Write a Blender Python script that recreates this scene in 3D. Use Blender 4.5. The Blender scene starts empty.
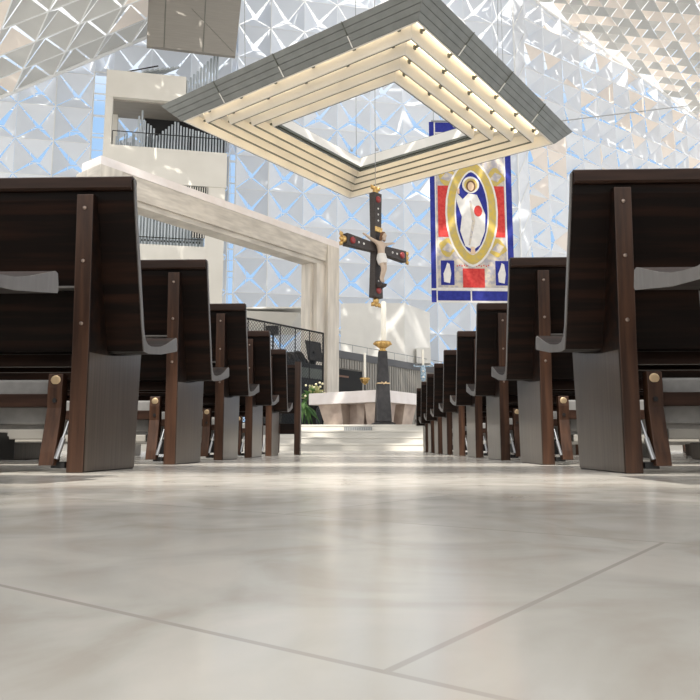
import bpy, bmesh, math, random
from mathutils import Vector, Matrix
R = math.radians
SC = bpy.context.scene
COL = SC.collection
rng = random.Random(7)

# ------------------------------------------------------------------ helpers
class MB:
    """collects geometry for ONE mesh object"""
    def __init__(s): s.v = []; s.f = []; s.mi = []; s.sm = []
    def add(s, vs, fs, mi=0, smooth=False):
        o = len(s.v); s.v += [Vector(v) for v in vs]
        for f in fs: s.f.append([i + o for i in f]); s.mi.append(mi); s.sm.append(smooth)
    def box(s, a, b, M=None, mi=0, bev=0.0):
        x0, y0, z0 = a; x1, y1, z1 = b
        if bev > 0:
            bm = bmesh.new()
            r = bmesh.ops.create_cube(bm, size=1.0)
            for v in bm.verts:
                v.co = Vector(((x0 + x1) / 2 + v.co.x * (x1 - x0), (y0 + y1) / 2 + v.co.y * (y1 - y0), (z0 + z1) / 2 + v.co.z * (z1 - z0)))
            bmesh.ops.bevel(bm, geom=list(bm.edges), offset=bev, segments=2, affect='EDGES', profile=0.6)
            bm.verts.index_update()
            vs = [v.co.copy() for v in bm.verts]; fs = [[v.index for v in f.verts] for f in bm.faces]
            bm.free()
        else:
            vs = [(x, y, z) for z in (z0, z1) for y in (y0, y1) for x in (x0, x1)]
            fs = [(0, 2, 3, 1), (4, 5, 7, 6), (0, 1, 5, 4), (2, 6, 7, 3), (0, 4, 6, 2), (1, 3, 7, 5)]
        if M: vs = [M @ Vector(v) for v in vs]
        s.add(vs, fs, mi); return s
    def hexa(s, bot, top, M=None, mi=0):
        """bot, top: 4 points each, same winding (counter clockwise seen from above)"""
        vs = [Vector(p) for p in list(bot) + list(top)]
        if M: vs = [M @ v for v in vs]
        s.add(vs, [(3, 2, 1, 0), (4, 5, 6, 7), (0, 1, 5, 4), (1, 2, 6, 5), (2, 3, 7, 6), (3, 0, 4, 7)], mi); return s
    def tube(s, pts, r, n=8, M=None, mi=0, caps=True, smooth=True):
        pts = [Vector(p) for p in pts]; rs = r if isinstance(r, (list, tuple)) else [r] * len(pts)
        vs = []; prev = None
        for i, p in enumerate(pts):
            d = (pts[min(i + 1, len(pts) - 1)] - pts[max(i - 1, 0)]).normalized()
            if prev is None:
                a = d.orthogonal().normalized()
            else:
                a = (prev - d * prev.dot(d)).normalized()
            prev = a; b = d.cross(a)
            for k in range(n):
                t = 2 * math.pi * k / n
                vs.append(p + (a * math.cos(t) + b * math.sin(t)) * rs[i])
        fs = []
        for i in range(len(pts) - 1):
            for k in range(n):
                fs.append((i * n + k, i * n + (k + 1) % n, (i + 1) * n + (k + 1) % n, (i + 1) * n + k))
        if M: vs = [M @ v for v in vs]
        s.add(vs, fs, mi, smooth)
        if caps:
            s.add([vs[k] for k in range(n)], [tuple(reversed(range(n)))], mi)
            s.add([vs[(len(pts) - 1) * n + k] for k in range(n)], [tuple(range(n))], mi)
        return s
    def lathe(s, prof, c=(0, 0, 0), n=20, M=None, mi=0):
        vs = []
        for r, z in prof:
            for k in range(n):
                t = 2 * math.pi * k / n
                vs.append(Vector((c[0] + r * math.cos(t), c[1] + r * math.sin(t), c[2] + z)))
        fs = []
        for i in range(len(prof) - 1):
            for k in range(n):
                fs.append((i * n + k, i * n + (k + 1) % n, (i + 1) * n + (k + 1) % n, (i + 1) * n + k))
        if M: vs = [M @ v for v in vs]
        s.add(vs, fs, mi, True)
        s.add([vs[k] for k in range(n)], [tuple(reversed(range(n)))], mi)
        s.add([vs[(len(prof) - 1) * n + k] for k in range(n)], [tuple(range(n))], mi)
        return s
    def prism(s, poly, x0, x1, axis='x', M=None, mi=0):
        """poly of 2D points extruded along an axis: x -> (y,z), y -> (x,z), z -> (x,y)"""
        n = len(poly)
        def P(p, t):
            if axis == 'x': return Vector((t, p[0], p[1]))
            if axis == 'y': return Vector((p[0], t, p[1]))
            return Vector((p[0], p[1], t))
        vs = [P(p, x0) for p in poly] + [P(p, x1) for p in poly]
        if M: vs = [M @ v for v in vs]
        fs = [tuple(range(n)), tuple(reversed(range(n, 2 * n)))]
        fs += [(i, n + i, n + (i + 1) % n, (i + 1) % n) for i in range(n)]
        s.add(vs, fs, mi); return s
    def ball(s, c, r, sc=(1, 1, 1), M=None, mi=0, n=10):
        prof = []
        vs = []; m = n // 2 + 2
        for i in range(m + 1):
            t = math.pi * i / m
            for k in range(n):
                a = 2 * math.pi * k / n
                vs.append(Vector((c[0] + r * sc[0] * math.sin(t) * math.cos(a), c[1] + r * sc[1] * math.sin(t) * math.sin(a), c[2] - r * sc[2] * math.cos(t))))
        fs = [(i * n + k, i * n + (k + 1) % n, (i + 1) * n + (k + 1) % n, (i + 1) * n + k) for i in range(m) for k in range(n)]
        if M: vs = [M @ v for v in vs]
        s.add(vs, fs, mi, True); return s
    def build(s, name, mats, parent=None, loc=None, fix=True, bevel=0):
        me = bpy.data.meshes.new(name)
        if parent is not None or loc is None:
            me.from_pydata([tuple(v) for v in s.v], [], s.f)
        else:
            L = Vector(loc); me.from_pydata([tuple(v - L) for v in s.v], [], s.f)
        if not isinstance(mats, (list, tuple)): mats = [mats]
        for m in mats: me.materials.append(m)
        for p, mi, sm in zip(me.polygons, s.mi, s.sm): p.material_index = mi; p.use_smooth = sm
        if fix:
            bm = bmesh.new(); bm.from_mesh(me)
            bmesh.ops.recalc_face_normals(bm, faces=bm.faces)
            bm.to_mesh(me); bm.free()
        me.update()
        o = bpy.data.objects.new(name, me); COL.objects.link(o)
        if parent is not None: o.parent = parent
        elif loc is not None: o.location = loc
        if bevel:
            b = o.modifiers.new('bevel', 'BEVEL'); b.width = bevel; b.segments = 2; b.limit_method = 'ANGLE'; b.angle_limit = R(40)
        return o

def tag(o, label=None, cat=None, group=None, kind=None):
    if label: o['label'] = label
    if cat: o['category'] = cat
    if group: o['group'] = group
    if kind: o['kind'] = kind
    return o
def empty(name, loc=(0, 0, 0), rz=0, **k):
    o = bpy.data.objects.new(name, None); COL.objects.link(o); o.empty_display_size = .2
    o.location = loc; o.rotation_euler = (0, 0, rz); return tag(o, **k)
def dup(root, loc=None, rz=None):
    r = root.copy(); COL.objects.link(r)
    for k in ('label', 'group'):
        if k in r.keys(): del r[k]
    if loc is not None: r.location = loc
    if rz is not None: r.rotation_euler = (0, 0, rz)
    for ch in list(root.children):
        c = ch.copy(); COL.objects.link(c); c.parent = r
        for g in list(ch.children):
            d = g.copy(); COL.objects.link(d); d.parent = c
    return r

# ------------------------------------------------------------------ materials
def mat(name, col, rough=.5, metal=0, spec=.5, col2=None, scale=8, stretch=(1, 1, 1), bump=0, coat=0, emit=None, estr=0, detail=4, lo=.35, hi=.65, rot=0):
    m = bpy.data.materials.new(name); m.use_nodes = True
    nt = m.node_tree; b = nt.nodes['Principled BSDF']
    b.inputs['Base Color'].default_value = (*col, 1)
    b.inputs['Roughness'].default_value = rough; b.inputs['Metallic'].default_value = metal
    b.inputs['Specular IOR Level'].default_value = spec
    b.inputs['Coat Weight'].default_value = coat; b.inputs['Coat Roughness'].default_value = .15
    if emit: b.inputs['Emission Color'].default_value = (*emit, 1); b.inputs['Emission Strength'].default_value = estr
    if col2 is not None or bump:
        tc = nt.nodes.new('ShaderNodeTexCoord'); mp = nt.nodes.new('ShaderNodeMapping')
        mp.inputs['Scale'].default_value = stretch; mp.inputs['Rotation'].default_value = (0, 0, rot)
        nz = nt.nodes.new('ShaderNodeTexNoise'); nz.inputs['Scale'].default_value = scale; nz.inputs['Detail'].default_value = detail
        nt.links.new(tc.outputs['Object'], mp.inputs[0]); nt.links.new(mp.outputs[0], nz.inputs['Vector'])
        if col2 is not None:
            r = nt.nodes.new('ShaderNodeValToRGB'); r.color_ramp.elements[0].position = lo; r.color_ramp.elements[1].position = hi
            r.color_ramp.elements[0].color = (*col, 1); r.color_ramp.elements[1].color = (*col2, 1)
            nt.links.new(nz.outputs[0], r.inputs[0]); nt.links.new(r.outputs[0], b.inputs['Base Color'])
        if bump:
            bp = nt.nodes.new('ShaderNodeBump'); bp.inputs['Strength'].default_value = bump; bp.inputs['Distance'].default_value = .01
            nt.links.new(nz.outputs[0], bp.inputs['Height']); nt.links.new(bp.outputs[0], b.inputs['Normal'])
    return m

# wood grain running along x (backs) and z (uprights)
M_wood = mat('walnut_panel', (.005, .0025, .0018), .48, spec=.18, col2=(.022, .0085, .0045), scale=4, stretch=(.5, 9, 9), bump=.08, detail=10, lo=.45, hi=.72)
M_woodv = mat('walnut_upright', (.026, .011, .006), .42, spec=.35, col2=(.058, .026, .014), scale=6, stretch=(10, 10, .6), bump=.05, detail=8)
M_side = mat('walnut_sheen_side', (.044, .030, .021), .36, spec=.45, col2=(.074, .054, .040), scale=6, stretch=(10, 10, .5), bump=.04, detail=8, coat=.3)  # lighter walnut, the grey sheen of the sides put into the colour
M_edge = mat('pew_lit_edge', (.10, .09, .084), .4, spec=.6, col2=(.13, .12, .112), scale=6, stretch=(6, 6, 1))  # pale grey puts the light on the pew edges into the colour
M_rail = mat('walnut_rail', (.018, .008, .005), .48, spec=.2, col2=(.036, .017, .011), scale=7, stretch=(.6, 8, 8), detail=8)
M_bolt = mat('steel_bolt', (.34, .27, .23), .35, 1)
M_brass = mat('brass', (.60, .45, .28), .4, .8)
M_chrome = mat('chrome', (.45, .46, .48), .3, 1)
M_black = mat('black_metal', (.012, .012, .013), .45, .3)
M_pad = mat('grey_vinyl', (.20, .195, .19), .55, col2=(.23, .224, .218), scale=40)
M_dark = mat('void_shade', (.01, .01, .011), .8)  # near-black colour standing in for shade inside gaps and openings
M_plaster = mat('white_plaster', (.84, .83, .80), .7, col2=(.79, .78, .75), scale=1.3)
M_stonew = mat('travertine', (.70, .65, .58), .55, col2=(.50, .46, .41), scale=1.6, stretch=(1, 1, 5), detail=6, bump=.03)
M_stonev = mat('travertine_vertical', (.72, .67, .60), .55, col2=(.54, .50, .45), scale=1.6, stretch=(4, 4, .5), detail=6, bump=.03)
M_altar = mat('altar_white_stone', (.78, .72, .70), .45, col2=(.85, .80, .79), scale=3)
M_altarb = mat('altar_veined_stone', (.56, .46, .39), .5, col2=(.36, .28, .24), scale=2.4, detail=8)
M_alu = mat('grey_aluminium', (.18, .19, .187), .45, .3, col2=(.21, .222, .218), scale=3)
M_aluwhite = mat('white_blade', (.80, .78, .74), .5)
M_rim = mat('dark_rim', (.13, .14, .12), .4, .3)
M_gold = mat('gilding', (.75, .50, .20), .32, 1, col2=(.45, .28, .1), scale=20)
M_bronze = mat('dark_bronze', (.030, .029, .032), .45, .5, col2=(.05, .048, .05), scale=8)
M_crossw = mat('cross_dark_wood', (.028, .020, .018), .55, col2=(.05, .038, .034), scale=12, stretch=(1, 1, 4))
M_ivory = mat('ivory_figure', (.55, .43, .34), .5)
M_wax = mat('candle_wax', (.88, .84, .74), .5, col2=(.92, .88, .80), scale=5)
M_pipe = mat('organ_pipe_tin', (.46, .50, .53), .35, .6)
M_organw = mat('organ_white_case', (.76, .73, .67), .6, col2=(.70, .67, .61), scale=.8)
M_grey = mat('acoustic_panel_grey', (.30, .28, .25), .7, col2=(.27, .25, .225), scale=6, stretch=(.2, 1, 6))
M_cable = mat('steel_cable', (.35, .36, .37), .4, .5)
M_leaf = mat('leaf_green', (.06, .16, .05), .5, col2=(.14, .26, .08), scale=6)
M_leaf2 = mat('leaf_yellow', (.42, .45, .16), .5, col2=(.55, .52, .30), scale=9)
M_flower = mat('cream_flower', (.82, .76, .52), .6)
M_slat = mat('grey_slats', (.30, .285, .26), .6, col2=(.22, .21, .19), scale=3, stretch=(6, 6, .3))
M_band = mat('dark_grey_band', (.085, .085, .09), .5)
M_redgem = mat('red_enamel', (.28, .03, .03), .35)
M_bluec = mat('blue_cloth', (.010, .018, .21), .8, col2=(.02, .03, .28), scale=6)
M_redc = mat('red_cloth', (.50, .025, .025), .8, col2=(.62, .06, .05), scale=8)
M_yelc = mat('gold_cloth', (.62, .45, .08), .8, col2=(.48, .38, .16), scale=6, detail=6)
M_whc = mat('white_cloth', (.80, .77, .74), .8, col2=(.70, .68, .66), scale=5)
M_groundc = mat('mottled_cloth', (.40, .38, .42), .85, col2=(.62, .55, .46), scale=5, detail=8, lo=.42, hi=.58)
M_skin = mat('beige_cloth', (.72, .52, .36), .8)
M_hairc = mat('brown_cloth', (.16, .08, .04), .8)
M_glassblue = mat('blue_glass_holder', (.10, .22, .32), .2, col2=(.5, .6, .7), scale=20)

def mat_floor():
    m = bpy.data.materials.new('polished_marble_tiles'); m.use_nodes = True; nt = m.node_tree; b = nt.nodes['Principled BSDF']
    tc = nt.nodes.new('ShaderNodeTexCoord'); mp = nt.nodes.new('ShaderNodeMapping'); mp.vector_type = 'TEXTURE'
    mp.inputs['Location'].default_value = (.3337, .0219, 0); mp.inputs['Rotation'].default_value = (0, 0, R(-34.5))
    br = nt.nodes.new('ShaderNodeTexBrick'); br.offset = .5; br.inputs['Scale'].default_value = 1
    br.inputs['Brick Width'].default_value = .80; br.inputs['Row Height'].default_value = .40
    br.inputs['Mortar Size'].default_value = .0022; br.inputs['Mortar Smooth'].default_value = .4; br.inputs['Bias'].default_value = 0
    br.inputs['Color1'].default_value = (.0, .0, .0, 1); br.inputs['Color2'].default_value = (1, 1, 1, 1); br.inputs['Mortar'].default_value = (.5, .5, .5, 1)
    n1 = nt.nodes.new('ShaderNodeTexNoise'); n1.inputs['Scale'].default_value = 7; n1.inputs['Detail'].default_value = 8; n1.inputs['Distortion'].default_value = 1.2
    r1 = nt.nodes.new('ShaderNodeValToRGB'); e = r1.color_ramp.elements
    e[0].position = .36; e[0].color = (.54, .50, .445, 1); e[1].position = .64; e[1].color = (.68, .64, .585, 1)
    x = e.new(.5); x.color = (.61, .585, .535, 1)
    n2 = nt.nodes.new('ShaderNodeTexNoise'); n2.inputs['Scale'].default_value = 38; n2.inputs['Detail'].default_value = 5
    r2 = nt.nodes.new('ShaderNodeValToRGB'); r2.color_ramp.elements[0].position = .55; r2.color_ramp.elements[1].position = .75
    r2.color_ramp.elements[0].color = (0, 0, 0, 1); r2.color_ramp.elements[1].color = (.18, .18, .18, 1)
    mx = nt.nodes.new('ShaderNodeMixRGB'); mx.inputs[2].default_value = (.70, .68, .64, 1)
    mt = nt.nodes.new('ShaderNodeMixRGB'); mt.blend_type = 'MULTIPLY'; mt.inputs[0].default_value = .10
    mm = nt.nodes.new('ShaderNodeMixRGB'); mm.inputs[2].default_value = (.46, .43, .39, 1)
    L = nt.links.new
    L(tc.outputs['Object'], mp.inputs[0]); L(mp.outputs[0], br.inputs['Vector'])
    L(tc.outputs['Object'], n1.inputs['Vector']); L(tc.outputs['Object'], n2.inputs['Vector'])
    L(n1.outputs[0], r1.inputs[0]); L(n2.outputs[0], r2.inputs[0]); L(r2.outputs[0], mx.inputs[0]); L(r1.outputs[0], mx.inputs[1])
    L(mx.outputs[0], mt.inputs[1]); L(br.outputs['Color'], mt.inputs[2])
    L(mt.outputs[0], mm.inputs[1]); L(br.outputs['Fac'], mm.inputs[0]); L(mm.outputs[0], b.inputs['Base Color'])
    b.inputs['Roughness'].default_value = .22; b.inputs['Specular IOR Level'].default_value = .45
    n3 = nt.nodes.new('ShaderNodeTexNoise'); n3.inputs['Scale'].default_value = 12
    mr = nt.nodes.new('ShaderNodeMapRange'); mr.inputs['To Min'].default_value = .10; mr.inputs['To Max'].default_value = .24
    L(tc.outputs['Object'], n3.inputs['Vector']); L(n3.outputs[0], mr.inputs[0]); L(mr.outputs[0], b.inputs['Roughness'])
    return m
M_floor = mat_floor()
M_step = mat('marble_step', (.50, .48, .44), .35, col2=(.60, .58, .54), scale=2.2, stretch=(.5, 1, 3), detail=8)

def mat_petal(name, col, tr=.35, rough=.45):
    m = bpy.data.materials.new(name); m.use_nodes = True; nt = m.node_tree
    b = nt.nodes['Principled BSDF']; out = nt.nodes['Material Output']
    b.inputs['Base Color'].default_value = (*col, 1); b.inputs['Roughness'].default_value = rough; b.inputs['Specular IOR Level'].default_value = .4
    t = nt.nodes.new('ShaderNodeBsdfTranslucent'); t.inputs[0].default_value = (*col, 1)
    mx = nt.nodes.new('ShaderNodeMixShader'); mx.inputs[0].default_value = tr
    nt.links.new(b.outputs[0], mx.inputs[1]); nt.links.new(t.outputs[0], mx.inputs[2]); nt.links.new(mx.outputs[0], out.inputs[0])
    return m
M_petal = mat_petal('sail_panel', (.77, .80, .85), .15)
M_petalw = mat_petal('warm_sail_panel', (.86, .78, .71), .15)
M_petalg = mat_petal('ceiling_panel', (.58, .58, .565), .08)
M_mull = mat('white_steel', (.82, .83, .84), .4)

# ------------------------------------------------------------------ setting: floor and chancel steps
M = MB(); M.add([(-45, -12, 0), (45, -12, 0), (45, 70, 0), (-45, 70, 0)], [(0, 1, 2, 3)])
tag(M.build('floor', M_floor), kind='structure')
for k in range(4):
    m = MB(); y = 15.3 + .45 * k
    m.box((-30, y, .15 * k), (30, 60 if k == 3 else y + .47, .15 * (k + 1)))
    m.box((-30, y - .015, .15 * (k + 1) - .03), (30, y + .01, .15 * (k + 1) + .001))
    tag(m.build('chancel_step', M_step, loc=(0, y, .15 * k)), kind='structure')
m = MB(); m.box((-.66, 16.625, .425), (.0, 16.66, .545)); v = m.build('floor_vent', mat('vent_grey', (.24, .25, .25), .4, .6), loc=(-.33, 16.62, .425))
tag(v, 'flat grey ventilation grille set in the top riser below the altar', 'vent')
for i in range(12):
    m = MB(); m.box((-.64 + i * .0533, 16.612, .435), (-.615 + i * .0533, 16.628, .535))
    o = m.build('slat', M_cable); o.parent = v; o.matrix_parent_inverse = Matrix.Translation((.33, -16.62, -.425))

# ------------------------------------------------------------------ faceted wall panels
def petal_cell(mb, P, a, b, n, depth, hole=.10, slit=.018, jit=.04, mi=0, warm=.0, drop=0):
    """cell P,P+a,P+a+b,P+b; four triangular panels folding back along n towards the middle"""
    c4 = [P, P + a, P + a + b, P + b]; ctr = (P + P + a + b + a + b) * .25 + (a + b) * 0
    ctr = P + (a + b) * .5
    for k in range(4):
        A = c4[k]; B = c4[(k + 1) % 4]; mid = (A + B) * .5
        e = B - A
        A2 = A + e * slit + (ctr - mid) * .004; B2 = B - e * slit + (ctr - mid) * .004
        dd = depth * (1 + rng.uniform(-jit, jit) * 6)
        ap = mid + (ctr - mid) * (1 - hole * 2 * rng.uniform(.6, 1.4)) + n * dd * (1 - hole) + e * rng.uniform(-jit, jit)
        mm = mi
        if warm and rng.random() < warm: mm = 1
        mb.add([A2, B2, ap], [(0, 1, 2)], mm)
def bars(mb, P, a, b, na, nb, n, off, r=.022, mi=2):
    for i in range(na + 1):
        s = P + a * i + n * off; mb.tube([s, s + b * nb], r, 4, mi=mi, caps=False, smooth=False)
    for j in range(nb + 1):
        s = P + b * j + n * off; mb.tube([s, s + a * na], r, 4, mi=mi, caps=False, smooth=False)

# back wall, left plane
yaw = R(12.7); uW = Vector((math.cos(yaw), math.sin(yaw), 0)); nW = Vector((-math.sin(yaw), math.cos(yaw), 0)); oW = Vector((0, 34, 0))
def wpt(u, z, off=0): return oW + uW * u + nW * off + Vector((0, 0, z))
cols = [-25.3, -23.6, -21.9, -20.2, -18.55, -16.88, -15.2, -13.54, -12.69, -10.93, -9.05, -7.1, -6.77, -5.17, -3.45, -1.74, -.02, 1.7, 3.42, 5.14, 6.8, 8.0]
rowz = [12.55 + 1.72 * k for k in range(-7, 8)]
def ztop(u): return 16.4 + (u + 16.88) * .605 if u < 0 else 27
m = MB()
for i in range(len(cols) - 1):
    u0, u1 = cols[i], cols[i + 1]; w = u1 - u0
    for z0 in rowz:
        z1 = z0 + 1.72; uc = (u0 + u1) / 2
        if z0 > ztop(uc) + .6: continue
        if w < 1 and z1 < (18.2 if uc < -10 else 14.8): continue      # the glazed slots beside the organ
        petal_cell(m, wpt(u0, z0), uW * w, Vector((0, 0, 1.72)), nW, .60, hole=.07 if w > 1 else .03, slit=.014)
        # slim white fold edge along the top of each row
        m.box((0, -.012, -.012), (w, .012, .012), Matrix.Translation(wpt(u0, z1)) @ Matrix.Rotation(yaw, 4, 'Z'), mi=2)
for u in (-15.2, -5.17, -20.2):
    m.tube([wpt(u, .6, -.05), wpt(u, min(25, ztop(u)), -.05)], .035, 6, mi=2)
m.add([wpt(-25, .6), wpt(8, .6), wpt(8, rowz[0]), wpt(-25, rowz[0])], [(0, 1, 2, 3)])
bars(m, wpt(-25, .6), uW * .857, Vector((0, 0, .86)), 39, 27, nW, .95, .02)
tag(m.build('wall_back', [M_petal, M_petalw, M_mull], fix=False), kind='structure')
# glazed slots: thin frames
for k, (ua, ub, za, zb) in enumerate(((-13.54, -12.69, 8, 17.9), (-7.1, -6.77, 4, 14.3))):
    m = MB(); T = Matrix.Translation(oW) @ Matrix.Rotation(yaw, 4, 'Z')
    for u in (ua, ub): m.box((u - .03, -.05, za), (u + .03, .05, zb), T)
    z = za
    while z < zb + .01: m.box((ua, -.04, z - .02), (ub, .04, z + .02), T); z += 1.1
    tag(m.build('window_%d' % (k + 1), M_mull), kind='structure')

# right plane
corner = Vector((7.75, 35.75, 0)); yr = R(35); uR = Vector((math.cos(yr), math.sin(yr), 0)); nR = Vector((-math.sin(yr), math.cos(yr), 0))
m = MB(); nC = 22; wR = 1.55; hR = 1.45
Z = Vector((0, 0, 1))
for i in range(nC):
    for j in range(-1, 19):
        z0 = 1.9 + j * hR
        if z0 > 25.4 - .12 * i * wR: continue
        P = corner + uR * (.9 + i * wR) + Z * z0
        petal_cell(m, P, uR * wR, Z * hR, nR, .62, hole=.03, slit=.008, jit=.085, warm=.22)
        m.box((0, -.012, -.012), (wR, .012, .012), Matrix.Translation(P) @ Matrix.Rotation(yr, 4, 'Z'), mi=2)
bars(m, corner + uR * .9 + Z * .5, uR * .78, Z * .73, 44, 34, nR, .9, .03)
# smooth corner pier with diagonal tubes
for k in range(15):
    z0 = .6 + k * 1.7
    for (p, q, d) in ((0, .9, uR), (0, 0, uR)):
        pass
    a, b = corner + Z * z0, corner + uR * .9 + Z * z0
    c, dd_ = b + Z * 1.7, a + Z * 1.7
    mid = (a + c) * .5 + nR * .12
    m.add([a, b, mid], [(0, 1, 2)]); m.add([b, c, mid], [(0, 1, 2)]); m.add([c, dd_, mid], [(0, 1, 2)]); m.add([dd_, a, mid], [(0, 1, 2)])
    m.tube([a - nR * .05, c - nR * .05], .03, 5, mi=2)
m.tube([corner - nR * .08, corner - nR * .08 + Z * 26], .05, 6, mi=2)
# long thin cable crossing this wall
tag(m.build('wall_right', [M_petal, M_petalw, M_mull], fix=False), kind='structure')

# ceilings
def ceiling(name, P0, a, b, ra, rb, dep, mats, warm, nsign=1, hole=.06, slit=.03):
    m = MB(); n = a.cross(b).normalized()
    if n.z < 0: n = -n
    for i in ra:
        for j in rb:
            petal_cell(m, P0 + a * i + b * j, a, b, n, dep, hole=hole, slit=slit, jit=.03, warm=warm)
    P = P0 + a * ra[0] + b * rb[0]
    for i in range(len(ra) + 1): m.tube([P + a * i, P + a * i + b * len(rb)], .035, 4, mi=2, caps=False, smooth=False)
    for j in range(len(rb) + 1): m.tube([P + b * j, P + b * j + a * len(ra)], .035, 4, mi=2, caps=False, smooth=False)
    return tag(m.build(name, mats, fix=False), kind='structure')
LC0 = Vector((-16.73, 30.23, 16.4)); lc = Vector((1.685, .38, 1.016)); lb = Vector((1.258, -1.513, .361))
ceiling('ceiling_left', LC0, lc, lb, range(-4, 7), range(0, 8), .45, [M_petalg, M_petalw, M_mull], .12, hole=.03, slit=.03)  # some panels coloured warm to carry the sunlight on them
m = MB(); m.tube([LC0 - lc * 4 - nW * .1, LC0 + lc * 6 - nW * .1], .09, 8); tag(m.build('trim_1', M_mull), kind='structure')
RA = Vector((10.23, 37.51, 25.08)); RB = Vector((21.86, 45.66, 22.66)); e1 = Vector((.923, -.791, -.741)); e2 = Vector((.884, 1.15, .018))
bd = (RB - RA).normalized()
m = MB()
nRc = e1.cross(e2).normalized()
if nRc.z < 0: nRc = -nRc
def right_side(P):   # signed distance from the ridge line inside the ceiling plane
    d = P - RA; return (d - bd * d.dot(bd)).dot((e1 - bd * e1.dot(bd)).normalized())
P0 = Vector((15.05, 36.8, 22.55))
# put the lattice in the plane that holds the ridge
pn = bd.cross(Vector((.45, -.77, -.45))).normalized()
if pn.z < 0: pn = -pn
e1 = e1 - pn * e1.dot(pn); e2 = e2 - pn * e2.dot(pn); P0 = P0 - pn * (P0 - RA).dot(pn); e1 = e1 * .76; e2 = e2 * .76
for i in range(-14, 30):
    for j in range(-30, 30):
        P = P0 + e1 * i + e2 * j
        if right_side(P + (e1 + e2) * .5) < .35 or right_side(P) > 11: continue
        if (P - RA).dot(bd) > 22 or (P - RA).dot(bd) < -8: continue
        petal_cell(m, P, e1, e2, pn, .45, hole=.02, slit=.035, jit=.02, warm=.5)
tag(m.build('ceiling_right', [M_petalg, M_petalw, M_mull], fix=False), kind='structure')
m = MB()
for t in range(-6, 26):
    m.tube([RA + bd * t * 1.0 - pn * .1, RA + bd * (t * 1.0 + .93) - pn * .1], .10, 8)
m.tube([RA - bd * 6 - pn * .35, RA + bd * 20 - pn * .35], .03, 6)
tag(m.build('trim_2', M_mull), kind='structure')
CA = Vector((7.85, 35.55, 17.0)); CB = Vector((21.86, 45.36, 23.0))
m = MB(); m.tube([CA, CB], .03, 6)
c_ = tag(m.build('suspension_cable', M_cable, loc=CA), 'thin dark cable stretched almost level across the faceted wall at right', 'cable')

NR = MB(); cw = 2.5; sunH = 26.0; nrng = random.Random(11)  # unseen roof added to hold off the sun and shape its patches
for i in range(-9, 10):
    for j in range(-12, 14):
        P = Vector((i * cw, j * cw, sunH)); rng_keep = rng.getstate()
        q = MB(); slot = {-7: (1.60, 2.25), -6: (.55, 1.1), -5: (.9, 1.6)}.get(j) if i in (-3, -2, -1) else None
        # three rows have long slots cut to throw sun stripes on the floor
        for (ya, yb) in ([(0, cw)] if not slot else [(0, slot[0]), (slot[1], cw)]):
            petal_cell(q, P + Vector((0, ya, 0)), Vector((cw, 0, 0)), Vector((0, yb - ya, 0)), Vector((0, 0, 1)), .6 if not slot else .1, hole=.04, slit=.02)
        for f, mi in zip(q.f, q.mi):
            if nrng.random() < .06: continue            # random panels left out so the sun falls in dapples
            NR.add([q.v[k] for k in f], [(0, 1, 2)], mi)
tag(NR.build('ceiling_sun_mask', [M_petal, M_petalw, M_mull], fix=False), kind='structure')

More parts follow.
